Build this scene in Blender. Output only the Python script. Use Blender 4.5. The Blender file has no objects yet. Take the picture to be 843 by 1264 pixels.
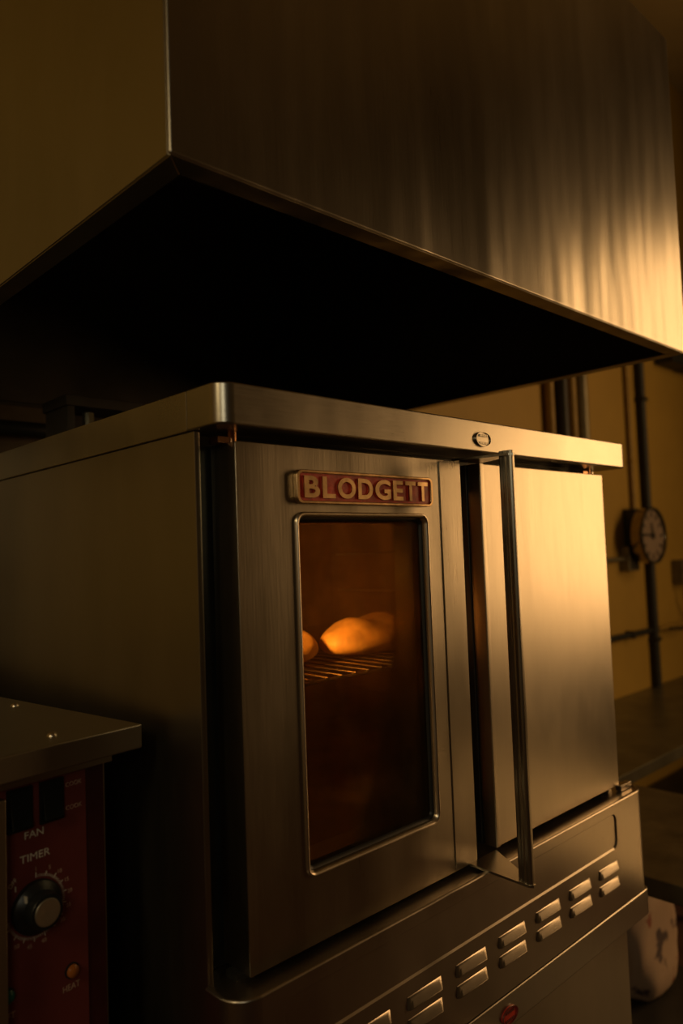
import bpy, bmesh, math, random
from mathutils import Vector, Matrix
random.seed(7)
PI = math.pi
SC = bpy.context.scene
COL = SC.collection

# ------------------------------------------------------------------ camera
CAM = Vector((-0.46874, -0.67542, 1.60500))
YAW, PITCH, ROLL, FPX = 0.76454, 0.05429, -0.03621, 924.79
def cam_axes():
    f = Vector((math.sin(YAW)*math.cos(PITCH), math.cos(YAW)*math.cos(PITCH), math.sin(PITCH)))
    r = Vector((math.cos(YAW), -math.sin(YAW), 0)); u = r.cross(f)
    return r*math.cos(ROLL)+u*math.sin(ROLL), -r*math.sin(ROLL)+u*math.cos(ROLL), f
rt, up, fw = cam_axes()
cd = bpy.data.cameras.new('camera'); cam = bpy.data.objects.new('camera', cd); COL.objects.link(cam)
cam.matrix_world = Matrix(((rt.x, up.x, -fw.x, CAM.x), (rt.y, up.y, -fw.y, CAM.y), (rt.z, up.z, -fw.z, CAM.z), (0, 0, 0, 1)))
cd.sensor_fit = 'VERTICAL'; cd.sensor_height = 36.0; cd.lens = FPX/1264*36.0
cd.clip_start = 0.02
cd.dof.use_dof = True; cd.dof.focus_distance = 1.05; cd.dof.aperture_fstop = 3.0
SC.camera = cam

# ------------------------------------------------------------------ world, lights, exposure
w = bpy.data.worlds.new('world'); SC.world = w; w.use_nodes = True
w.node_tree.nodes['Background'].inputs[0].default_value = (0.25, 0.4, 0.4, 1)
w.node_tree.nodes['Background'].inputs[1].default_value = 0.02
def area(name, loc, target, sx, sy, power, color, spread=PI):
    l = bpy.data.lights.new(name, 'AREA'); l.shape = 'RECTANGLE'; l.size = sx; l.size_y = sy
    l.energy = power; l.color = color; l.spread = spread
    o = bpy.data.objects.new(name, l); COL.objects.link(o); o.location = loc
    o.rotation_euler = (Vector(target)-Vector(loc)).to_track_quat('-Z', 'Y').to_euler()
    return o
area('warm_window_light', (3.86, -1.68, 1.80), (0.7, 0.0, 1.5), 0.95, 1.35, 24, (1.0, 0.565, 0.225))  # unseen warm source, assumed from the bright reflections on the right oven door
area('warm_transom_light', (4.25, -1.30, 2.95), (1.0, 0.0, 2.2), 0.75, 1.0, 13, (1.0, 0.565, 0.225))  # second unseen source, assumed and added to brighten the hood's right part
area('dim_room_lamp', (-2.0, -0.6, 2.7), (-0.9, 1.0, 1.5), 0.6, 0.6, 8.5, (1.0, 0.75, 0.38))  # unseen fill added to brighten the left back wall and hood side
area('dim_front_lamp', (-1.5, -1.7, 2.3), (-0.1, 0.3, 1.25), 0.6, 0.6, 3.4, (1.0, 0.88, 0.60))  # unseen fill added to lift the red control panel
SC.view_settings.view_transform = 'Standard'; SC.view_settings.look = 'None'
SC.view_settings.exposure = 0.0; SC.view_settings.gamma = 1.0; SC.view_settings.use_curve_mapping = False

# ------------------------------------------------------------------ materials
def nt(name):
    m = bpy.data.materials.new(name); m.use_nodes = True
    t = m.node_tree; return m, t, t.nodes['Principled BSDF']
def ramp(t, src, stops):
    r = t.nodes.new('ShaderNodeValToRGB'); e = r.color_ramp.elements
    while len(e) < len(stops): e.new(0.5)
    for k, (p, c) in enumerate(stops): e[k].position = p; e[k].color = c if len(c) == 4 else (*c, 1)
    t.links.new(src, r.inputs[0]); return r.outputs[0]
def noise(t, scale, stretch=(1, 1, 1), detail=4, rough=0.6):
    tc = t.nodes.new('ShaderNodeTexCoord'); mp = t.nodes.new('ShaderNodeMapping')
    mp.inputs['Scale'].default_value = stretch; t.links.new(tc.outputs['Object'], mp.inputs[0])
    n = t.nodes.new('ShaderNodeTexNoise'); n.inputs['Scale'].default_value = scale
    n.inputs['Detail'].default_value = detail; n.inputs['Roughness'].default_value = rough
    t.links.new(mp.outputs[0], n.inputs['Vector']); return n.outputs['Fac']
def steel(name, col=(0.52, 0.48, 0.40), r0=0.26, r1=0.42, stretch=(40, 40, 1), patch=3.0, bump=0.05, dark=0.75, wave=0.0):
    m, t, b = nt(name); b.inputs['Metallic'].default_value = 1
    n1 = noise(t, patch, (1, 1, 0.45), 5); n2 = noise(t, 14, stretch, 3)
    c = ramp(t, n1, [(0.3, tuple(x*dark for x in col)), (0.7, col)]); t.links.new(c, b.inputs['Base Color'])
    mx = t.nodes.new('ShaderNodeMath'); mx.operation = 'MULTIPLY_ADD'; mx.inputs[1].default_value = 0.25
    t.links.new(n2, mx.inputs[0]); t.links.new(n1, mx.inputs[2])
    mr = t.nodes.new('ShaderNodeMapRange'); mr.inputs[1].default_value = 0.35; mr.inputs[2].default_value = 0.85
    mr.inputs[3].default_value = r0; mr.inputs[4].default_value = r1
    t.links.new(mx.outputs[0], mr.inputs[0]); t.links.new(mr.outputs[0], b.inputs['Roughness'])
    if bump:
        bp = t.nodes.new('ShaderNodeBump'); bp.inputs['Strength'].default_value = bump; bp.inputs['Distance'].default_value = 0.002
        t.links.new(n2, bp.inputs['Height']); t.links.new(bp.outputs[0], b.inputs['Normal'])
        if wave:
            w2 = t.nodes.new('ShaderNodeBump'); w2.inputs['Strength'].default_value = 1.0; w2.inputs['Distance'].default_value = wave
            t.links.new(noise(t, 2.2, (3.2, 3.2, 0.55), 2, 0.45), w2.inputs['Height']); t.links.new(w2.outputs[0], bp.inputs['Normal'])
    return m
def plain(name, col, rough=0.5, metal=0.0, var=0.25, scale=20, bump=0.0, coat=0.0):
    m, t, b = nt(name); b.inputs['Roughness'].default_value = rough; b.inputs['Metallic'].default_value = metal
    n = noise(t, scale); c = ramp(t, n, [(0.3, tuple(x*(1-var) for x in col)), (0.7, tuple(min(1, x*(1+var)) for x in col))])
    t.links.new(c, b.inputs['Base Color'])
    if coat: b.inputs['Coat Weight'].default_value = coat
    if bump:
        bp = t.nodes.new('ShaderNodeBump'); bp.inputs['Strength'].default_value = bump; bp.inputs['Distance'].default_value = 0.003
        t.links.new(n, bp.inputs['Height']); t.links.new(bp.outputs[0], b.inputs['Normal'])
    return m
def glow(name, col, strength):
    m, t, b = nt(name); b.inputs['Base Color'].default_value = (*col, 1); b.inputs['Roughness'].default_value = 0.25
    b.inputs['Emission Color'].default_value = (*col, 1); b.inputs['Emission Strength'].default_value = strength
    return m
M = {}
M['door'] = steel('door_steel', col=(0.54, 0.48, 0.38), dark=0.62, r0=0.24, r1=0.38, stretch=(30, 30, 1.2), wave=0.003)
M['cap'] = steel('cap_steel', r0=0.24, r1=0.38, stretch=(1.2, 30, 40), patch=5)
M['base'] = steel('base_steel', col=(0.50, 0.44, 0.36), r0=0.25, r1=0.38, stretch=(1, 30, 40), patch=6)
M['hood'] = steel('hood_steel', r0=0.25, r1=0.37, stretch=(30, 30, 0.8), patch=1.6, bump=0.06, wave=0.011)
M['side'] = steel('side_steel', col=(0.50, 0.45, 0.36), r0=0.28, r1=0.40, stretch=(30, 30, 1))
M['greasy'] = plain('greasy_dark_steel', (0.06, 0.055, 0.045), 0.5, 0.6, 0.4, 4)  # this dark colour also holds the shade inside the hood
M['greasy_sheet'] = plain('greasy_sheet_steel', (0.17, 0.14, 0.10), 0.42, 1.0, 0.4, 5)
M['trim'] = steel('polished_trim', col=(0.8, 0.70, 0.56), r0=0.26, r1=0.36, bump=0)
M['bar'] = steel('handle_steel', col=(0.40, 0.36, 0.29), r0=0.22, r1=0.34, stretch=(60, 60, 1))
M['black'] = plain('black_frame_enamel', (0.012, 0.012, 0.011), 0.45)
M['shadow'] = plain('dark_gasket_steel', (0.05, 0.05, 0.042), 0.4, 0.7)  # dark steel of front frames, oven body and lower hinges
M['cavity'] = plain('browned_enamel', (0.22, 0.115, 0.05), 0.42, 0, 0.5, 9)
M['rack'] = plain('chrome_wire', (0.75, 0.66, 0.5), 0.25, 1.0, 0.1)
M['brass'] = plain('worn_brass', (0.62, 0.42, 0.22), 0.34, 1.0, 0.3, 60)
M['copper'] = plain('copper_pin', (0.75, 0.40, 0.2), 0.3, 1.0, 0.2)
M['enamel_red'] = plain('red_enamel', (0.55, 0.045, 0.025), 0.45, 0, 0.35, 90, 0.2)
M['panel_red'] = plain('red_panel', (0.17, 0.034, 0.028), 0.38, 0, 0.15, 12)
M['panel_dark'] = plain('dark_red_strip', (0.05, 0.008, 0.007), 0.4)
M['print'] = plain('grey_print', (0.75, 0.70, 0.58), 0.6, 0, 0.2, 80)
M['print_faint'] = plain('faded_print', (0.50, 0.32, 0.24), 0.6, 0, 0.2, 80)
M['knob'] = plain('black_plastic', (0.012, 0.014, 0.014), 0.35)
M['spun'] = plain('spun_aluminium', (0.85, 0.80, 0.66), 0.42, 1.0, 0.1)
M['switch'] = plain('switch_plastic', (0.008, 0.011, 0.012), 0.3)
M['amber'] = plain('amber_lens', (0.42, 0.13, 0.02), 0.25)
M['green'] = plain('green_lens', (0.01, 0.12, 0.09), 0.25)
M['wall_grey'] = plain('grey_green_wall_paint', (0.16, 0.155, 0.12), 0.7, 0, 0.1, 3)
M['wall'] = plain('ochre_wall_paint', (0.40, 0.26, 0.045), 0.6, 0, 0.07, 3, 0.04)
M['ceil'] = plain('ceiling_paint', (0.35, 0.27, 0.12), 0.8, 0, 0.1, 3)
M['floor'] = plain('quarry_floor', (0.09, 0.045, 0.03), 0.5, 0, 0.3, 5)
M['conduit'] = plain('galvanised_conduit', (0.22, 0.20, 0.13), 0.45, 0.6, 0.2)
M['darkpipe'] = plain('dark_painted_pipe', (0.018, 0.02, 0.016), 0.5)
M['wallconduit'] = plain('ochre_painted_conduit', (0.33, 0.215, 0.042), 0.5)
M['counter'] = plain('counter_steel', (0.20, 0.19, 0.13), 0.38, 0.8, 0.3, 6)
M['table'] = plain('worktable_steel', (0.22, 0.20, 0.14), 0.4, 0.8, 0.35, 8)
M['dial'] = plain('clock_dial', (0.26, 0.20, 0.15), 0.5, 0, 0.1)
M['chrome'] = plain('chrome_rim', (0.32, 0.27, 0.2), 0.12, 1.0, 0.15)
M['bread'] = plain('baked_crust', (0.62, 0.30, 0.07), 0.6, 0, 0.45, 22, 0.3)
def glass_mat():
    m, t, b = nt('browned_oven_glass'); t.nodes.remove(b)
    o = t.nodes['Material Output']; tr = t.nodes.new('ShaderNodeBsdfTransparent'); gl = t.nodes.new('ShaderNodeBsdfGlossy')
    gl.inputs['Roughness'].default_value = 0.08; gl.inputs['Color'].default_value = (0.9, 0.8, 0.6, 1)
    df = t.nodes.new('ShaderNodeBsdfTranslucent'); df.inputs['Color'].default_value = (0.42, 0.24, 0.08, 1)
    n = noise(t, 9, (1, 1, 0.7), 8, 0.7)
    c = ramp(t, n, [(0.35, (0.85, 0.76, 0.54)), (0.72, (0.64, 0.50, 0.29))]); t.links.new(c, tr.inputs[0])
    d = ramp(t, noise(t, 14, (1, 1, 0.35), 8, 0.75), [(0.36, (0.05,)*3), (0.72, (0.34,)*3)])
    ds = t.nodes.new('ShaderNodeBsdfDiffuse'); ds.inputs['Color'].default_value = (0.30, 0.20, 0.09, 1)
    m0 = t.nodes.new('ShaderNodeMixShader'); m0.inputs[0].default_value = 0.3; t.links.new(df.outputs[0], m0.inputs[1]); t.links.new(ds.outputs[0], m0.inputs[2])
    m1 = t.nodes.new('ShaderNodeMixShader'); t.links.new(d, m1.inputs[0]); t.links.new(tr.outputs[0], m1.inputs[1]); t.links.new(m0.outputs[0], m1.inputs[2])
    fr = t.nodes.new('ShaderNodeFresnel'); fr.inputs[0].default_value = 1.35
    m2 = t.nodes.new('ShaderNodeMixShader'); t.links.new(fr.outputs[0], m2.inputs[0]); t.links.new(m1.outputs[0], m2.inputs[1]); t.links.new(gl.outputs[0], m2.inputs[2])
    t.links.new(m2.outputs[0], o.inputs[0]); return m
M['glass'] = glass_mat()
def bag_mat():
    m, t, b = nt('printed_flour_sack'); b.inputs['Roughness'].default_value = 0.7
    c = ramp(t, noise(t, 9, (1, 1, 1), 3), [(0.36, (0.10, 0.07, 0.07)), (0.42, (0.50, 0.36, 0.26)), (0.60, (0.52, 0.38, 0.27)), (0.66, (0.34, 0.12, 0.08))])
    t.links.new(c, b.inputs['Base Color']); return m
M['bag'] = bag_mat()

# ------------------------------------------------------------------ mesh helpers
def finish(name, bm, mat, parent=None, smooth=35):
    me = bpy.data.meshes.new(name); bmesh.ops.recalc_face_normals(bm, faces=bm.faces); bm.to_mesh(me); bm.free()
    if smooth: me.shade_smooth(); me.set_sharp_from_angle(angle=math.radians(smooth))
    me.materials.append(M[mat]); o = bpy.data.objects.new(name, me); COL.objects.link(o)
    if 30 <= smooth <= 50: wn = o.modifiers.new('weighted', 'WEIGHTED_NORMAL'); wn.keep_sharp = True; wn.weight = 90
    if parent: o.parent = parent
    return o
def add_box(bm, x0, x1, y0, y1, z0, z1, bev=0.0, seg=2):
    t = bmesh.new(); bmesh.ops.create_cube(t, size=1)
    bmesh.ops.transform(t, matrix=Matrix.Translation(((x0+x1)/2, (y0+y1)/2, (z0+z1)/2)) @ Matrix.Diagonal((x1-x0, y1-y0, z1-z0, 1)), verts=t.verts)
    if bev: bmesh.ops.bevel(t, geom=list(t.edges), offset=bev, segments=seg, affect='EDGES', profile=0.5)
    merge(bm, t)
def merge(bm, t):
    me = bpy.data.meshes.new('tmp'); t.to_mesh(me); t.free(); bm.from_mesh(me); bpy.data.meshes.remove(me)
def box(name, mat, parent, *a, bev=0.0, seg=2):
    bm = bmesh.new(); add_box(bm, *a, bev=bev, seg=seg); return finish(name, bm, mat, parent)
def add_prism(bm, pts, axis, a, b, bev=0.0, seg=2):
    """2-D outline extruded along axis ('x','y','z') from a to b"""
    t = bmesh.new()
    def v(p, d): return {'z': (p[0], p[1], d), 'y': (p[0], d, p[1]), 'x': (d, p[0], p[1])}[axis]
    A = [t.verts.new(v(p, a)) for p in pts]; B = [t.verts.new(v(p, b)) for p in pts]; n = len(pts)
    t.faces.new(A); t.faces.new(B)
    for i in range(n): t.faces.new((A[i], A[(i+1) % n], B[(i+1) % n], B[i]))
    bmesh.ops.recalc_face_normals(t, faces=t.faces)
    if bev:
        ed = [e for e in t.edges if len(e.link_faces) == 2 and e.calc_face_angle() > 0.6]
        bmesh.ops.bevel(t, geom=ed, offset=bev, segments=seg, affect='EDGES', profile=0.5)
    merge(bm, t)
def prism(name, mat, parent, pts, axis, a, b, bev=0.0, seg=2):
    bm = bmesh.new(); add_prism(bm, pts, axis, a, b, bev, seg); return finish(name, bm, mat, parent)
def rrect(x0, x1, z0, z1, r, seg=6):
    p = []
    for cx, cz, a0 in ((x1-r, z1-r, 0), (x0+r, z1-r, PI/2), (x0+r, z0+r, PI), (x1-r, z0+r, 1.5*PI)):
        for k in range(seg+1): a = a0+PI/2*k/seg; p.append((cx+r*math.cos(a), cz+r*math.sin(a)))
    return p
def ellipse(cx, cz, rx, rz, n=28): return [(cx+rx*math.cos(2*PI*k/n), cz+rz*math.sin(2*PI*k/n)) for k in range(n)]
def add_holed(bm, outer, inner, y0, y1):
    """plate in the x-z plane with a hole, from y0 (front) to y1 (back)"""
    loops = []
    for y in (y0, y1):
        t = []
        for pts in (outer, inner):
            vs = [bm.verts.new((p[0], y, p[1])) for p in pts]
            es = [bm.edges.new((vs[i], vs[(i+1) % len(vs)])) for i in range(len(vs))]; t.append((vs, es))
        bmesh.ops.triangle_fill(bm, use_beauty=True, edges=t[0][1]+t[1][1]); loops.append(t)
    for k in (0, 1):
        A, B = loops[0][k][0], loops[1][k][0]; n = len(A)
        for i in range(n): bm.faces.new((A[i], A[(i+1) % n], B[(i+1) % n], B[i]))
def ring(name, mat, parent, loops):
    """surface through successive closed loops of 3-D points"""
    bm = bmesh.new(); L = [[bm.verts.new(p) for p in l] for l in loops]; n = len(L[0])
    for A, B in zip(L, L[1:]):
        for i in range(n): bm.faces.new((A[i], A[(i+1) % n], B[(i+1) % n], B[i]))
    return finish(name, bm, mat, parent, 60)
def add_tube(bm, pts, r, seg=10):
    pts = [Vector(p) for p in pts]; rings = []
    for i, p in enumerate(pts):
        d = (pts[min(i+1, len(pts)-1)]-pts[max(i-1, 0)]).normalized()
        q = d.to_track_quat('Z', 'Y')
        rings.append([bm.verts.new(p+q @ Vector((r*math.cos(2*PI*k/seg), r*math.sin(2*PI*k/seg), 0))) for k in range(seg)])
    for A, B in zip(rings, rings[1:]):
        for k in range(seg): bm.faces.new((A[k], A[(k+1) % seg], B[(k+1) % seg], B[k]))
    bm.faces.new(rings[0]); bm.faces.new(rings[-1])
def tube(name, mat, parent, pts, r, seg=10):
    bm = bmesh.new(); add_tube(bm, pts, r, seg); return finish(name, bm, mat, parent)
def lathe(name, mat, parent, prof, centre, axis='y', seg=40, cap=True):
    """profile of (radius, offset) turned about an axis; offset runs along -y for 'y', +z for 'z'"""
    bm = bmesh.new(); c = Vector(centre); R = []
    for r, h in prof:
        R.append([bm.verts.new(c+(Vector((r*math.cos(2*PI*k/seg), -h, r*math.sin(2*PI*k/seg))) if axis == 'y' else Vector((r*math.cos(2*PI*k/seg), r*math.sin(2*PI*k/seg), h)))) for k in range(seg)])
    for A, B in zip(R, R[1:]):
        for k in range(seg): bm.faces.new((A[k], A[(k+1) % seg], B[(k+1) % seg], B[k]))
    if cap: bm.faces.new(R[0]); bm.faces.new(R[-1])
    return finish(name, bm, mat, parent, 40)
def text(name, s, mat, parent, x, y, z, h, width=None, extrude=0.0002, offset=0.0, bev=0.0, rot=0.0):
    """lettering standing in the x-z plane facing -y, centred on x, z"""
    cu = bpy.data.curves.new('t', 'FONT'); cu.body = s; cu.extrude = extrude; cu.offset = offset; cu.bevel_depth = bev
    cu.bevel_resolution = 1; cu.size = 1.0; cu.resolution_u = 6
    to = bpy.data.objects.new('t', cu); COL.objects.link(to)
    dg = bpy.context.evaluated_depsgraph_get(); me = bpy.data.meshes.new_from_object(to.evaluated_get(dg))
    bpy.data.objects.remove(to); bpy.data.curves.remove(cu)
    xs = [v.co.x for v in me.vertices]; ys = [v.co.y for v in me.vertices]
    x0, x1, y0, y1 = min(xs), max(xs), min(ys), max(ys)
    sy = h/(y1-y0); sx = sy if width is None else width/(x1-x0); ca, sa = math.cos(rot), math.sin(rot)
    for v in me.vertices:
        a, b, d = (v.co.x-(x0+x1)/2)*sx, (v.co.y-(y0+y1)/2)*sy, v.co.z
        v.co = (x+a*ca-b*sa, y-d, z+a*sa+b*ca)
    me.materials.clear(); me.materials.append(M[mat]); me.name = name
    o = bpy.data.objects.new(name, me); COL.objects.link(o); o.parent = parent; return o
def empty(name, loc, rz=0):
    o = bpy.data.objects.new(name, None); COL.objects.link(o); o.location = loc; o.rotation_euler.z = rz; o.empty_display_size = 0.1; return o
def tag(o, label, cat, group=None):
    o['label'] = label; o['category'] = cat
    if group: o['group'] = group
    return o
def struct(o): o['kind'] = 'structure'; return o
def share(o, dx, dy, dz):
    c = o.copy(); COL.objects.link(c); c.parent = o.parent; c.location = Vector(o.location)+Vector((dx, dy, dz)); return c

# ------------------------------------------------------------------ the room
WY = 1.2
struct(box('floor', 'floor', None, -3.2, 6.2, -4.2, WY+0.15, -0.1, 0))
struct(box('ceiling', 'ceil', None, -3.2, 6.2, -4.2, WY+0.15, 4.6, 4.7))
struct(box('wall_back', 'wall', None, -3.2, 6.2, WY, WY+0.15, 0, 4.6))
struct(box('wall_left', 'wall', None, -3.2, -3.05, -4.2, WY, 0, 4.6))
struct(box('wall_right', 'wall_grey', None, 6.05, 6.2, -4.2, WY, 0, 4.6))
struct(box('wall_front', 'wall_grey', None, -3.05, 6.05, -4.2, -4.05, 0, 4.6))

# ------------------------------------------------------------------ exhaust hood
HX0, HX1, HY0, HY1, HZ0, HZ1 = -0.0898, 1.150, -0.058, 1.17, 2.0, 2.69
hood = tag(empty('exhaust_hood', ((HX0+HX1)/2, (HY0+HY1)/2, HZ0)), 'large brushed stainless steel exhaust hood hanging above the stacked ovens', 'exhaust hood')
def H(*a): return (a[0]-hood.location.x, a[1]-hood.location.x, a[2]-hood.location.y, a[3]-hood.location.y, a[4]-HZ0, a[5]-HZ0)
T = 0.006
bm = bmesh.new(); add_box(bm, *H(HX0, HX1, HY0, HY0+T, HZ0, HZ1), bev=0.0028, seg=3); finish('front_panel', bm, 'hood', hood)
bm = bmesh.new(); add_box(bm, *H(HX0, HX0+T, HY0+T, HY1, HZ0, HZ1), bev=0.0015); finish('side_panel', bm, 'hood', hood)
bm = bmesh.new(); add_box(bm, *H(HX1-T, HX1, HY0+T, HY1, HZ0, HZ1), bev=0.0015); finish('side_panel', bm, 'hood', hood)
box('top_panel', 'hood', hood, *H(HX0+T, HX1-T, HY0+T, HY1, HZ1-T, HZ1))
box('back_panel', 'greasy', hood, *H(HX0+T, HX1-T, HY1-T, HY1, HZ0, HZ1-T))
box('liner', 'greasy', hood, *H(HX0+T, HX1-T, HY0+T, HY0+T+0.002, HZ0+0.004, HZ1-T))  # inner sheets coloured dark for the shade under the hood
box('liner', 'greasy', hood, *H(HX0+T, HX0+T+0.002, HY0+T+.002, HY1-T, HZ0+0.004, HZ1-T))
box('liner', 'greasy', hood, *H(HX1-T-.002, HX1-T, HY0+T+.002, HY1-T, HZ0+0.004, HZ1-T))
fl = 0.031
def flange(pts):
    bm = bmesh.new(); add_prism(bm, [(p[0]-hood.location.x, p[1]-hood.location.y) for p in pts], 'z', -0.001, 0.0015, 0.0006, 1); return finish('flange', bm, 'hood', hood)
flange([(HX0+.002, HY0+.002), (HX1-.002, HY0+.002), (HX1-fl, HY0+fl), (HX0+fl, HY0+fl)])
flange([(HX0+.002, HY0+.003), (HX0+fl-.0008, HY0+fl+.0008), (HX0+fl-.0008, HY1), (HX0+.002, HY1)])
flange([(HX1-.002, HY0+.003), (HX1-.002, HY1), (HX1-fl+.0008, HY1), (HX1-fl+.0008, HY0+fl+.0008)])

# ------------------------------------------------------------------ stacked convection ovens
W, OH = 0.97, 0.857
def plan(x0, x1, y0, y1, r, seg=8):
    p = []
    for cx, a0 in ((x0+r, PI), (x1-r, 1.5*PI)):
        for k in range(seg+1): a = a0+PI/2*k/seg; p.append((cx+r*math.cos(a), y0+r+r*math.sin(a)))
    return p+[(x1, y1), (x0, y1)]
DY = 0.03
WX0, WX1, WZ0, WZ1 = 0.128, 0.380, 0.272, 0.714
def make_oven():
    R = empty('convection_oven', (0, 0, 0.943))
    # shell
    box('side_panel', 'side', R, 0.004, 0.012, 0.058, 0.95, 0, 0.8085, bev=0.0018)
    box('side_panel', 'side', R, 0.935, 0.943, 0.058, 0.95, 0, 0.8085, bev=0.0018)
    box('back_panel', 'side', R, 0.012, 0.935, 0.942, 0.95, 0, 0.8085)
    box('bottom_panel', 'shadow', R, 0.012, 0.935, 0.09, 0.942, 0.0, 0.01)
    bm = bmesh.new(); add_holed(bm, [(0.012, 0.186), (0.935, 0.186), (0.935, 0.8085), (0.012, 0.8085)], rrect(0.10, 0.86, 0.245, 0.755, 0.015), 0.086, 0.096)
    finish('front_frame', bm, 'shadow', R)
    # cooking cavity (inward box, thin walls)
    cv = empty_part = None
    bm = bmesh.new()
    for a in ((0.092, 0.10, .097, .76, .237, .763), (0.86, 0.868, .097, .76, .237, .763), (0.10, .86, .097, .76, .755, .763), (0.10, .86, .097, .76, .237, .245), (0.10, .86, .752, .76, .245, .755)):
        add_box(bm, *a)
    cav = finish('cavity', bm, 'cavity', R)
    for z in (0.33, 0.41, 0.478, 0.57, 0.66):
        for x in (0.102, 0.846):
            box('rack_guide', 'rack', cav, x, x+0.012, 0.12, 0.72, z-0.004, z, bev=0.001)
    # cap
    prism('top_cap', 'cap', R, plan(0, W, 0, 0.068, 0.021, 10), 'z', 0.809, OH, 0.0028, 3)
    prism('cap_rear', 'cap', R, [(0.0006, 0.0686), (W-.0006, 0.0686), (W-.0006, 0.95), (0.0006, 0.95)], 'z', 0.809, OH-0.0004, 0.0022, 2)
    bd = prism('badge', 'cap', R, ellipse(0.485, 0.8285, 0.0195, 0.0118), 'y', -0.0016, 0.0005, 0.0006, 1)
    for dz, hw in ((0.0055, 0.0105), (-0.006, 0.0115)):
        for k in range(6): box('relief_mark', 'cap', bd, 0.485-hw+k*hw/3+.0005, 0.485-hw+(k+.75)*hw/3, -0.0034, -0.0015, 0.8285+dz-.0017, 0.8285+dz+.0017)
    bm = bmesh.new(); e = ellipse(0.485, 0.8285, 0.0195, 0.0118); e2 = ellipse(0.485, 0.8285, 0.0182, 0.0106); add_holed(bm, e, e2, -0.0036, -0.0014); finish('badge_rim', bm, 'cap', bd)
    # base panel with rounded ends, recess and ledge
    bm = bmesh.new(); BZ = 0.188
    x0, x1 = 0.036, W-0.036
    out = [(x0, 0.003), (x1, 0.003), (x1, BZ-.003), (x0, BZ-.003)]
    rec = rrect(0.064, 0.846, 0.108, 0.170, 0.014, 6); rin = rrect(0.0662, 0.8438, 0.1102, 0.1678, 0.0122, 6)
    L = []
    for pts in (out, rec):
        vs = [bm.verts.new((p[0], 0, p[1])) for p in pts]; L.append((vs, [bm.edges.new((vs[i], vs[(i+1) % len(vs)])) for i in range(len(vs))]))
    bmesh.ops.triangle_fill(bm, use_beauty=True, edges=L[0][1]+L[1][1])
    vin = [bm.verts.new((p[0], 0.0026, p[1])) for p in rin]; n = len(vin)
    for i in range(n): bm.faces.new((L[1][0][i], L[1][0][(i+1) % n], vin[(i+1) % n], vin[i]))
    bm.faces.new(vin)
    for cx, a0, sgn in ((x0, PI, 1), (x1, 1.5*PI, 1)):
        r = 0.036; cols = []
        for k in range(9):
            a = a0+PI/2*k/8; cols.append((cx+r*math.cos(a), r+r*math.sin(a)))
        if a0 == PI: cols = [(0.0, 0.058)]+cols
        else: cols = cols+[(W, 0.058)]
        vv = [[bm.verts.new((c[0], c[1], z)) for c in cols] for z in (0.003, BZ-.003)]
        for k in range(len(cols)-1): bm.faces.new((vv[0][k], vv[0][k+1], vv[1][k+1], vv[1][k]))
    bmesh.ops.remove_doubles(bm, verts=bm.verts, dist=1e-5)
    # rolled top edge and ledge
    def outline(off): return [(0+off, .058)]+[(p[0], p[1]) for p in plan(off, W-off, off, .058, .036-off)[:-2]]+[(W-off, .058)]
    rows = [(0.0, BZ-.003), (0.0004, BZ-.0018), (0.0013, BZ-.0006), (0.003, BZ), (0.006, BZ), (0.0075, BZ-.003)]
    prev = None
    for off, z in rows:
        cur = [bm.verts.new((p[0], p[1], z)) for p in outline(off)]
        if prev:
            for i in range(len(cur)-1): bm.faces.new((prev[i], prev[i+1], cur[i+1], cur[i]))
        prev = cur
    back = [bm.verts.new((v.co.x, 0.09, v.co.z)) for v in prev]
    for i in range(len(prev)-1): bm.faces.new((prev[i], prev[i+1], back[i+1], back[i]))
    bmesh.ops.remove_doubles(bm, verts=bm.verts, dist=1e-5)
    finish('base_panel', bm, 'base', R)
    # louvers: pressed hoods, flat sloping top, open lower edge
    lv = None
    for row, z in enumerate((0.0795, 0.0515)):
        for k in range(8):
            if lv is None:
                bm = bmesh.new(); wd, h, d = 0.069, 0.0165, 0.0068
                P = [(0, 0, 0.0), (wd, 0, 0.0), (wd, 0, -h), (0, 0, -h), (0.006, -d*.35, -.003), (wd-.006, -d*.35, -.003), (wd-.004, -d, -h+.002), (0.004, -d, -h+.002)]
                v = [bm.verts.new(p) for p in P]
                for f in ((0, 1, 5, 4), (1, 2, 6, 5), (2, 3, 7, 6), (3, 0, 4, 7), (4, 5, 6, 7), (0, 3, 2, 1)): bm.faces.new([v[i] for i in f])
                bmesh.ops.bevel(bm, geom=[e for e in bm.edges if all(vv.co.y < -1e-4 for vv in e.verts)], offset=0.002, segments=2, affect='EDGES')
                lv = finish('louver', bm, 'base', R, 50); lv.location = (0.061, -0.0002, z+.009)
            else: share(lv, k*0.1015, 0, z-0.0795)
    # windowed door
    dr = empty_door = None
    bm = bmesh.new(); add_holed(bm, rrect(0.041, 0.464, 0.192, 0.796, 0.002, 2), rrect(WX0+.004, WX1-.004, WZ0+.004, WZ1-.004, 0.010), DY, 0.08)
    door = finish('windowed_door', bm, 'door', R)
    md = door.modifiers.new('edge', 'BEVEL'); md.width = 0.0022; md.segments = 3; md.limit_method = 'ANGLE'; md.angle_limit = math.radians(50)
    prism('door_stile', 'door', door, rrect(0.412, 0.4632, 0.194, 0.794, 0.002, 2), 'y', DY-0.0016, DY, 0.0012, 2)
    def lp(d, y, r): return [(p[0], y, p[1]) for p in rrect(WX0+d, WX1-d, WZ0+d, WZ1-d, max(r, .003), 8)]
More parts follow.
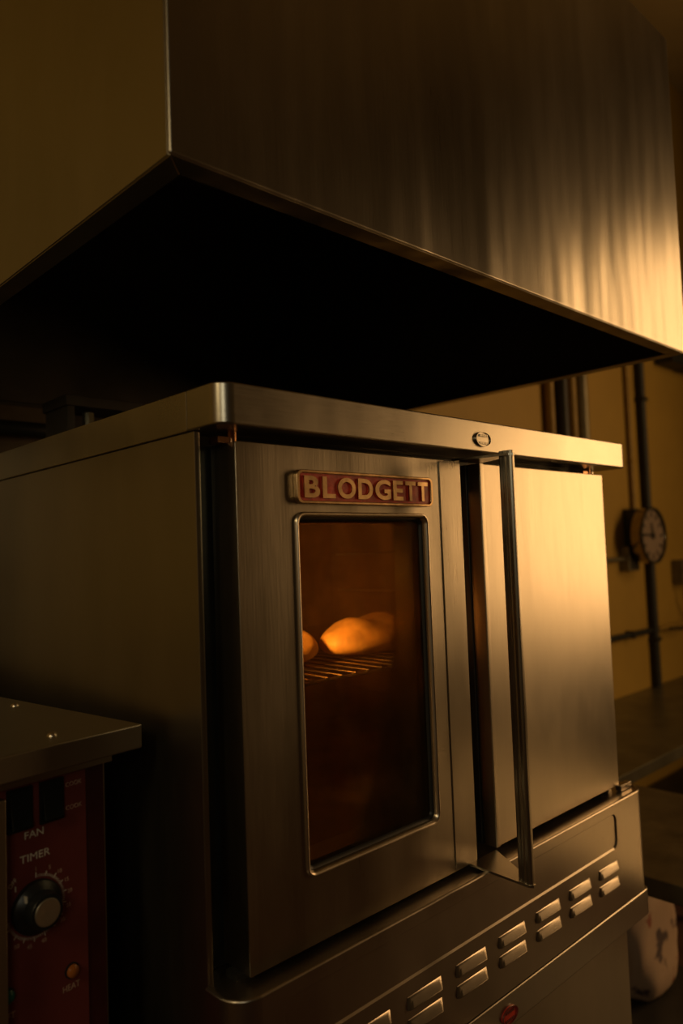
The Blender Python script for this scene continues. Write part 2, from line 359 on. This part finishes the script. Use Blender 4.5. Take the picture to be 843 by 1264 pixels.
    ring('window_trim', 'trim', door, [lp(-.0010, DY+.001, .0145), lp(-.0004, DY-.0020, .0139), lp(.0006, DY-.0036, .0130), lp(.0020, DY-.0038, .0118), lp(.0036, DY-.0028, .0106), lp(.0050, DY-.0008, .0096), lp(.0060, DY+.002, .0088), lp(.0062, DY+.008, .0086)])
    ring('window_gasket', 'black', door, [lp(.0060, DY+.004, .0090), lp(.0085, DY+.005, .008), lp(.010, DY+.0085, .007)])
    ring('window_liner', 'bar', door, [lp(.0125, DY+.014, .006), lp(.0125, DY+.050, .006), lp(.002, DY+.0505, .006)])  # metal ring added behind the glass to catch the oven lamp's light
    prism('window_glass', 'glass', door, rrect(WX0+.0045, WX1-.0045, WZ0+.0045, WZ1-.0045, 0.009), 'y', DY+.009, DY+.0125)
    # solid door
    sd = box('solid_door', 'door', R, 0.517, 0.923, DY, 0.08, 0.196, 0.797, bev=0.0022, seg=3)
    prism('door_hem', 'door', sd, [(0.5145, 0.050), (0.5145, 0.0302), (0.5155, 0.0285), (0.524, 0.0285), (0.526, 0.0302), (0.526, 0.050)], 'z', 0.1965, 0.7965, 0.0004, 1)
    prism('door_seal', 'black', sd, [(0.5165, 0.079), (0.509, 0.079), (0.509, 0.0655), (0.511, 0.064), (0.511, 0.0545), (0.513, 0.053), (0.5165, 0.053)], 'z', 0.197, 0.796, 0.0006, 1)
    prism('seal_strip', 'bar', sd, [(0.5146, 0.0520), (0.5138, 0.0518), (0.5138, 0.0508), (0.5146, 0.0506)], 'z', 0.197, 0.796)
    # handle
    hd = prism('door_handle', 'bar', R, [(0.461, -0.046), (0.4615, -0.0505), (0.4605, -0.052), (0.4605, -0.0555), (0.4615, -0.057), (0.461, -0.062), (0.4635, -0.0655), (0.470, -0.0655), (0.472, -0.063), (0.472, -0.045), (0.470, -0.043), (0.4635, -0.043)], 'z', 0.183, 0.803, 0.0006, 1)
    for (zd, zb, th) in ((0.1945, 0.1835, 0.0035), (0.799, 0.7985, 0.0035)):
        bm = bmesh.new(); t = [(0.444, .029, zd), (0.512, .029, zd), (0.474, -.061, zb), (0.469, -.0675, zb), (0.464, -.0675, zb), (0.4595, -.062, zb)]
        a = [bm.verts.new(p) for p in t]; b = [bm.verts.new((p[0], p[1], p[2]-th)) for p in t]; bm.faces.new(a); bm.faces.new(b)
        for i in range(6): bm.faces.new((a[i], a[(i+1) % 6], b[(i+1) % 6], b[i]))
        finish('handle_bracket', bm, 'bar', hd, 20)
    # hinges
    for x, y, z0, z1 in ((0.052, 0.052, 0.796, 0.8095), (0.905, 0.052, 0.797, 0.8095), (0.055, 0.05, 0.185, 0.193), (0.905, 0.05, 0.185, 0.197)):
        hm = 'copper' if z0 > .5 else 'shadow'; h = tube('hinge_pin', hm, R, [(x, y, z0), (x, y, z1)], 0.0062, 16)
        box('hinge_plate', hm, h, x-.022, x+.004, y-.004, y+.016, z0-.0002, z0+.0075, bev=0.0006)
    box('ledge_stop', 'base', R, 0.915, 0.958, 0.022, 0.034, 0.186, 0.197, bev=0.0015)
    # nameplate
    px0, px1, pz0, pz1 = 0.1265, 0.388, 0.7245, 0.767
    pm = prism('nameplate', 'brass', R, rrect(px0, px1, pz0, pz1, 0.009), 'y', DY-0.005, DY, 0.0012, 2)
    prism('nameplate_field', 'enamel_red', pm, rrect(px0+.005, px1-.005, pz0+.004, pz1-.004, 0.006), 'y', DY-0.0054, DY-0.0049)
    bm = bmesh.new(); add_holed(bm, rrect(px0, px1, pz0, pz1, 0.009), rrect(px0+.0048, px1-.0048, pz0+.0038, pz1-.0038, .006), DY-0.0078, DY-0.0045)
    rim = finish('nameplate_rim', bm, 'brass', pm); md = rim.modifiers.new('edge', 'BEVEL'); md.width = 0.0009; md.segments = 2; md.limit_method = 'ANGLE'
    widths = {'B': .026, 'L': .022, 'O': .032, 'D': .028, 'G': .031, 'E': .021, 'T': .022}
    tot = sum(widths[c] for c in 'BLODGETT'); gap = (px1-px0-.024-tot)/7; x = px0+.012
    for ch in 'BLODGETT':
        text('letter', ch, 'brass', pm, x+widths[ch]/2, DY-0.0062, (pz0+pz1)/2, 0.0275, widths[ch], 0.0016, 0.03, 0.0)
        x += widths[ch]+gap
    return R
def copy_tree(o, parent=None):
    c = o.copy(); COL.objects.link(c); c.parent = parent
    for ch in list(o.children): copy_tree(ch, c)
    return c
oven = make_oven()
low = copy_tree(oven); low.location = (0, 0, 0.086)
tag(oven, 'brushed stainless convection oven with amber-lit door window, on top of the stack', 'oven', 'stacked convection ovens')
tag(low, 'stainless convection oven at the bottom of the stack, red oval badge on cap', 'oven', 'stacked convection ovens')
for ch in low.children:
    if ch.name.startswith('badge'):
        for o in [ch]+list(ch.children):
            o.data = o.data.copy(); o.data.materials[0] = M['enamel_red'] if o == ch else M['panel_red']
for x in (0.06, 0.89):
    for y in (0.12, 0.88): tube('leg', 'bar', low, [(x, y, -0.086), (x, y, 0.01)], 0.022, 16)

# lamp inside the upper oven
l = bpy.data.lights.new('oven_lamp_light', 'SPOT'); l.energy = 16.0; l.color = (1.0, 0.58, 0.19); l.shadow_soft_size = 0.015
l.spot_size = math.radians(100); l.spot_blend = 1.0
lo = bpy.data.objects.new('oven_lamp_light', l); COL.objects.link(lo); lo.location = (0.118, 0.15, 1.545)
lo.rotation_euler = (Vector((0.40, 0.23, 1.53))-lo.location).to_track_quat('-Z', 'Y').to_euler()

# wire rack and loaves
RZ = 1.421
rack = tag(empty('oven_rack', (0.48, 0.42, RZ)), 'chrome wire shelf carrying loaves behind the oven window', 'oven rack')
for y in (0.125, 0.715): tube('rail', 'rack', rack, [(0.104-.48, y-.42, 0.003), (0.856-.48, y-.42, 0.003)], 0.003, 8)
wr = None
for k in range(27):
    x = 0.115+k*0.028
    if wr is None: wr = tube('wire', 'rack', rack, [(0, 0.118-.42, 0.0075), (0, 0.722-.42, 0.0075)], 0.0018, 8); wr.location.x = x-.48
    else: share(wr, k*0.028, 0, 0)
def loaf(x, y, L, Wd, Hh, label, rz=0):
    bm = bmesh.new(); nu, nv = 24, 18; rows = []
    for i in range(nu+1):
        s = -1+2*i/nu; prof = max(0.02, (1-abs(s)**2.6))**0.5; row = []
        for j in range(nv):
            a = 2*PI*j/nv; cy, cz = math.cos(a), math.sin(a)
            zz = cz*Hh*0.62*prof if cz > 0 else cz*Hh*0.38*prof**.6
            row.append(bm.verts.new((s*L/2, cy*Wd/2*prof*(1+.03*math.sin(5*s+a)), Hh*0.38+zz+0.004*math.sin(9*s)*max(0, cz)*prof)))
        rows.append(row)
    for A, B in zip(rows, rows[1:]):
        for j in range(nv): bm.faces.new((A[j], A[(j+1) % nv], B[(j+1) % nv], B[j]))
    bm.faces.new(rows[0]); bm.faces.new(rows[-1])
    o = finish('bread_loaf', bm, 'bread', None, 80); o.location = (x, y, RZ+0.0092); o.rotation_euler.z = rz
    return tag(o, label, 'bread', 'loaves on the oven rack')
loaf(0.487, 0.25, 0.25, 0.115, 0.064, 'golden bread loaf fully in view behind the oven window', 0.1)
loaf(0.236, 0.25, 0.215, 0.115, 0.064, 'golden bread loaf half hidden by the hinge side of the window frame', 0.05)

# ------------------------------------------------------------------ flue and wall rail behind the ovens
fb = tag(empty('flue_box', (0.30, 0.83, 1.80)), 'dark open-sided metal flue box on top of the oven stack', 'flue')
box('lid', 'greasy', fb, -0.125, 0.20, -0.04, 0.08, 0.125, 0.147, bev=0.002)
box('upright', 'greasy', fb, -0.12, -0.105, -0.035, 0.075, 0.0, 0.125, bev=0.001)
box('upright', 'greasy', fb, 0.18, 0.195, -0.035, 0.075, 0.0, 0.125, bev=0.001)
box('back_plate', 'greasy', fb, -0.105, 0.18, 0.06, 0.075, 0.0, 0.125)
tube('stub_pipe', 'conduit', fb, [(-0.06, 0.0, 0.0), (-0.06, 0.0, 0.12)], 0.012)
bs = tag(empty('steel_backsplash', (0.42, WY-.006, 0.0)), 'dark greasy steel sheet on the wall behind the oven stack', 'backsplash')
box('sheet', 'greasy_sheet', bs, -0.75, 0.70, -0.004, 0.005, 0.3, 1.995); box('edge_trim', 'greasy', bs, -0.75, 0.70, -0.010, 0.005, 1.9955, 2.03, bev=.001)
rl = tag(empty('gas_pipe', (0, WY-.06, 1.93)), 'dark horizontal gas pipe on the wall behind the oven stack', 'pipe')
tube('pipe_run', 'darkpipe', rl, [(-1.6, 0, 0), (0.9, 0, 0)], 0.018, 14)
for x in (-1.4, -0.4, 0.6): box('pipe_clamp', 'greasy', rl, x-.012, x+.012, -0.022, 0.042, -0.022, 0.022, bev=.003)

# ------------------------------------------------------------------ oven with red control panel beside the stack
CO = (-0.01964, 0.14958, 0.0); ZT = 1.410
co = tag(empty('countertop_oven', CO, math.radians(7)), 'shorter stainless oven with red control panel and overhanging top, beside the oven stack', 'oven')
co.name = 'control_panel_oven'
def zz(*a): return (a[0], a[1], a[2], a[3], ZT+a[4], ZT+a[5])
tp = box('top_plate', 'side', co, *zz(-0.95, 0, 0, 0.9, -0.0285, 0), bev=0.0022, seg=3)
for x, y in ((-0.025, 0.256), (-0.092, 0.041), (-0.3, 0.041), (-0.5, 0.041)):
    lathe('screw', 'trim', tp, [(0.0062, 0), (0.0060, 0.0012), (0.0048, 0.0030), (0.0028, 0.0042), (0.0008, 0.0046)], (x, y, ZT-.0002), 'z', 18)
box('under_trim', 'side', co, *zz(-0.93, -0.0225, 0.029, 0.88, -0.0430, -0.0286), bev=0.001)
box('body', 'shadow', co, *zz(-0.92, -0.0318, 0.034, 0.86, -0.86, -0.0431), bev=0.0012)
box('corner_edge', 'side', co, *zz(-0.0338, -0.0312, 0.0325, 0.06, -0.86, -0.0432), bev=0.0008)
box('dark_strip', 'panel_dark', co, *zz(-0.0570, -0.0340, 0.0315, 0.0345, -0.86, -0.0432))
pn = box('control_panel', 'panel_red', co, *zz(-0.30, -0.0575, 0.030, 0.0342, -0.60, -0.0432), bev=0.0006, seg=1)
od = box('oven_door', 'side', co, *zz(-0.90, -0.1600, 0.012, 0.033, -0.62, -0.0475), bev=0.0018)
PY = 0.030
for x in (-0.1373, -0.1005):
    s = box('rocker_switch', 'switch', co, *zz(x-.0142, x+.0142, PY-.003, PY+.001, -0.0902, -0.0445), bev=0.0008)
    prism('rocker', 'switch', s, [(PY-.003, ZT-.087), (PY-.0085, ZT-.086), (PY-.0045, ZT-.0672), (PY-.003, ZT-.048)], 'x', x-.011, x+.011, 0.0006, 1)
def pt(s, x, z, h, wd=None, mat='print', rot=0): return text('printed_text', s, mat, pn, x, PY-.0001, ZT+z, h, wd, 0.0002, 0.0, 0.0, rot)
pt('FAN', -0.1208, -0.0972, 0.0075, 0.0215); pt('TIMER', -0.1200, -0.1212, 0.0078, 0.0345)
pt('COOK', -0.0730, -0.0813, 0.0048, 0.0200, 'print_faint'); pt('COOK', -0.0730, -0.0555, 0.0048, 0.0200, 'print_faint')
pt('HEAT', -0.0795, -0.2772, 0.0066, 0.0205, 'print_faint'); pt('OFT', -0.1520, -0.2756, 0.0066, 0.0155, 'print_faint')
KX, KZ, KR = -0.1195, -0.1752, 0.0283
for k in range(64):
    a = math.radians(90-k*4.1)
    if 90-k*4.1 < -172: break
    r0, r1 = KR+.0022, KR+(.0066 if k % 5 == 0 else .0050)
    if k % 5 == 0: r1 += .001
    t = bmesh.new(); d = Vector((math.cos(a), 0, math.sin(a))); s = Vector((-math.sin(a), 0, math.cos(a)))*(0.00024 if k % 5 else .0004)
    c0 = Vector((KX, PY-.0003, ZT+KZ)); P = [c0+d*r0-s, c0+d*r1-s, c0+d*r1+s, c0+d*r0+s]; Q = [p+Vector((0, .0004, 0)) for p in P]
    va = [t.verts.new(p) for p in P]; vb = [t.verts.new(p) for p in Q]; t.faces.new(va); t.faces.new(vb)
    for i in range(4): t.faces.new((va[i], va[(i+1) % 4], vb[(i+1) % 4], vb[i]))
    finish('dial_tick', t, 'print', pn, 0)
for s, ad in (('1', 90), ('5', 66), ('10', 45), ('15', 24), ('20', 4), ('25', -18), ('30', -40), ('40', -78), ('45', -102), ('50', -124)):
    a = math.radians(ad); pt(s, KX+math.cos(a)*(KR+.0115), KZ+math.sin(a)*(KR+.0115), 0.0042, None, 'print_faint')
pt('OFF', KX-0.0262, KZ+0.0330, 0.0046, 0.0105, 'print', math.radians(42))
box('off_pointer', 'print', pn, KX-.0236, KX-.0224, PY-.0004, PY, ZT+KZ+.0235, ZT+KZ+.0290)
kb = lathe('timer_knob', 'knob', co, [(KR, 0), (KR, 0.0035), (KR-.0015, .006), (.0195, .0105), (.0188, .0215), (.0178, .0232), (.0145, .0236)], (KX, PY, ZT+KZ), 'y', 48)
lathe('knob_cap', 'spun', kb, [(.0143, 0), (.0141, .0007), (.0132, .0012), (.006, .0006), (.001, .0004)], (KX, PY-.0236, ZT+KZ), 'y', 40)
box('pointer_mark', 'print', kb, KX-.0178, KX-.0164, PY-.0125, PY-.0060, ZT+KZ+.0125, ZT+KZ+.0190)
for x, z, m, nm in ((-0.0790, -0.2600, 'amber', 'heat_lamp'), (-0.1535, -0.2537, 'green', 'ready_lamp')):
    b = lathe('indicator_bezel', 'knob', co, [(.0085, 0), (.0085, .0015), (.0074, .0022)], (x, PY, ZT+z), 'y', 24)
    lathe('indicator_lens', m, b, [(.0072, 0), (.0068, .0035), (.0045, .0055), (.001, .0062)], (x, PY-.0015, ZT+z), 'y', 24)
for x in (-0.87, -0.08):
    for y in (0.09, 0.80): box('leg', 'side', co, x-.025, x+.025, y-.025, y+.025, 0.0, 0.552, bev=.003)

# ------------------------------------------------------------------ wall fittings
def conduit(name, x, r, z0, z1, mat, label, cat='conduit', group=None, off=0.0):
    e = tag(empty(name, (x, WY-r-.004-off, z0)), label, cat, group)
    tube('pipe_run', mat, e, [(0, 0, 0), (0, 0, z1-z0)], r, 14)
    for z in (0.25, 0.8, 1.6, 2.4):
        if z < z1-z0: box('strap', mat, e, -r*1.25, r*1.25, -r*1.12, r+.004+off, z, z+.022, bev=.002)
    return e
conduit('electrical_conduit', 2.70, 0.022, 0.9, 4.6, 'wallconduit', 'ochre-painted conduit on wall, farthest from the clock', 'conduit', 'wall conduits beside the hood')
conduit('electrical_conduit', 2.80, 0.030, 0.9, 4.6, 'darkpipe', 'dark conduit between ochre and grey conduits on wall', 'conduit', 'wall conduits beside the hood')
conduit('electrical_conduit', 2.905, 0.024, 0.9, 4.6, 'wallconduit', 'ochre-painted conduit between the dark and the grey conduit', 'conduit', 'wall conduits beside the hood')
conduit('electrical_conduit', 2.99, 0.032, 0.9, 4.6, 'conduit', 'thick grey galvanised conduit on wall, of its cluster nearest the clock', 'conduit', 'wall conduits beside the hood')
conduit('electrical_conduit', 3.54, 0.013, 1.79, 4.6, 'wallconduit', 'slim ochre-painted conduit running beside the dark pipe above the clock', 'conduit')
conduit('drain_pipe', 3.69, 0.023, 0.80, 4.6, 'darkpipe', 'dark vertical pipe running behind the wall clock to the counter', 'pipe')
hp = tag(empty('horizontal_pipe', (4.0, WY-.03, 1.115)), 'thin dark horizontal pipe on ochre wall below the clock', 'pipe')
tube('pipe_run', 'darkpipe', hp, [(-0.92, 0, 0), (-0.366, 0, 0)], 0.016); tube('pipe_run', 'wallconduit', hp, [(-0.28, 0, 0), (1.6, 0, 0)], 0.014)
for x in (-0.6, 0.4): box('strap', 'greasy', hp, x-.012, x+.012, -.02, .03, -.02, .02)
du = tag(empty('wall_duct', (4.75, 1.14, 2.655)), 'dark horizontal duct high on the ochre wall, above the outlet box', 'duct')
box('casing', 'darkpipe', du, -0.80, 0.85, -0.055, 0.058, 0.0, 0.135, bev=.006)
for x in (-0.5, 0.2, 0.8): box('bracket', 'greasy', du, x-.02, x+.02, -0.058, 0.06, -0.004, 0.139, bev=.002)
# clock
ck = tag(empty('wall_clock', (3.50, 1.07, 1.637)), 'round wall clock with chrome rim and dull grey dial on ochre wall', 'clock')
CR = 0.152
lathe('case', 'chrome', ck, [(CR*.86, -.062), (CR*.97, -.05), (CR, -.02), (CR, 0.0), (CR*.985, .008), (CR*.94, .010), (CR*.90, .004), (CR*.895, -.004)], (0, 0, 0), 'y', 56)
lathe('dial', 'dial', ck, [(CR*.9, -.003), (CR*.9, -.0015)], (0, 0, 0), 'y', 56)
lathe('rim', 'darkpipe', ck, [(CR*.995, .0035), (CR*.99, .0125), (CR*.94, .0135), (CR*.905, .006), (CR*.905, .0035)], (0, 0, 0), 'y', 56, False)
for k in range(12):
    a = PI/2-k*PI/6; t = bmesh.new(); add_box(t, -.016, .016, -.001, .001, -.006, .006)
    bmesh.ops.rotate(t, verts=t.verts, cent=(0, 0, 0), matrix=Matrix.Rotation(-a, 3, 'Y')); bmesh.ops.translate(t, verts=t.verts, vec=(math.cos(a)*CR*.74, 0, math.sin(a)*CR*.74))
    finish('hour_mark', t, 'darkpipe', ck, 0)
def hand(nm, ang, L, wd, y):
    t = bmesh.new(); add_prism(t, [(-.02, -wd), (L*.8, -wd), (L, 0), (L*.8, wd), (-.02, wd)], 'y', y-.001, y)
    bmesh.ops.rotate(t, verts=t.verts, cent=(0, 0, 0), matrix=Matrix.Rotation(-ang, 3, 'Y')); finish(nm, t, 'darkpipe', ck, 0)
hand('minute_hand', math.radians(176), .115, .005, -.003); hand('hour_hand', math.radians(100), .075, .006, -.005)
lathe('hand_hub', 'darkpipe', ck, [(.016, 0), (.016, .009), (.010, .011)], (0, 0, 0), 'y', 20)
jb = tag(empty('clock_mount_box', (3.52, 1.165, 1.685)), 'dark square mounting box on the wall behind the clock', 'junction box')
box('housing', 'darkpipe', jb, -.085, .085, -.032, .033, -.1, .1, bev=.006); box('cover_plate', 'greasy', jb, -.075, .075, -.0328, -.0315, -.09, .09)
jb2 = tag(empty('outlet_box', (3.43, 1.172, 1.517)), 'small grey electrical box low beside the clock', 'junction box')
box('housing', 'conduit', jb2, -.06, .06, -.028, .027, -.065, .065, bev=.006); box('cover_plate', 'greasy', jb2, -.05, .05, -.031, -.0275, -.055, .055, bev=.001)
tube('feed_conduit', 'conduit', jb2, [(-.06, 0, .0), (-.3, 0, .0)], 0.012)
jb3 = tag(empty('outlet_box', (4.09, 1.165, 1.42)), 'grey wall outlet box with a hanging cord right of the clock', 'junction box')
box('housing', 'conduit', jb3, -.07, .10, -.034, .034, -.07, .07, bev=.006)
box('socket_face', 'darkpipe', jb3, 0.02, .09, -.038, -.033, -.055, .055, bev=.002)
tube('cord', 'darkpipe', jb3, [(-.02, -.02, -.06), (-.03, -.02, -.13), (0.0, -.02, -.2), (.06, -.02, -.25), (.02, -.02, -.31), (-.1, -.02, -.33), (-.25, -.02, -.31)], 0.007)

# ------------------------------------------------------------------ counter along the wall, worktable, sack
ct = tag(empty('wall_counter', (3.4, 0.89, 0)), 'long dark steel counter standing along the ochre wall', 'counter')
box('worktop', 'counter', ct, -1.9, 1.9, -0.31, 0.31, 0.755, 0.80, bev=.004)
for x in (-1.8, -0.55, 0.7, 1.8):
    for y in (-0.26, 0.26): tube('leg', 'conduit', ct, [(x, y, 0), (x, y, 0.756)], 0.022, 12)
box('undershelf', 'greasy', ct, -1.85, 1.85, -0.28, 0.28, 0.28, 0.30, bev=.003)
wt = tag(empty('worktable', (1.515, -0.2, 0)), 'dark steel worktable with lower shelf standing beside the oven stack', 'table')
box('tabletop', 'table', wt, -0.305, 0.305, -0.85, 0.765, 0.805, 0.85, bev=.004)
for x in (-.265, .265):
    for y in (-0.79, 0.715): tube('leg', 'conduit', wt, [(x, y, 0), (x, y, 0.806)], 0.02, 12)
box('lower_shelf', 'greasy', wt, -0.29, 0.29, -0.82, 0.735, 0.33, 0.35, bev=.003)
def sack():
    bm = bmesh.new(); nu, nv = 22, 28; rows = []
    for i in range(nu+1):
        s = i/nu; z = s*0.31; row = []
        f = (min(1, s/0.18)**.5*0.25+0.75)*(1-0.55*max(0, (s-.72)/.28)**2)
        for j in range(nv):
            a = 2*PI*j/nv; ca, sa = math.cos(a), math.sin(a); e = 0.62
            x = math.copysign(abs(ca)**e, ca)*0.15*f; y = math.copysign(abs(sa)**e, sa)*0.088*f*(1-.35*s)
            wob = 1+0.05*math.sin(3*a+7*s)+0.035*math.sin(7*a-13*s)
            row.append(bm.verts.new((x*wob, y*wob, z+0.012*math.sin(4*a)*s)))
        rows.append(row)
    for A, B in zip(rows, rows[1:]):
        for j in range(nv): bm.faces.new((A[j], A[(j+1) % nv], B[(j+1) % nv], B[j]))
    bm.faces.new(rows[0]); bm.faces.new(rows[-1])
    o = finish('flour_sack', bm, 'bag', None, 70); o.location = (1.655, 0.365, 0.35); o.rotation_euler.z = 0.08
    tag(o, 'pale paper sack with dark red print on the shelf under the worktable', 'sack'); return o
sack()
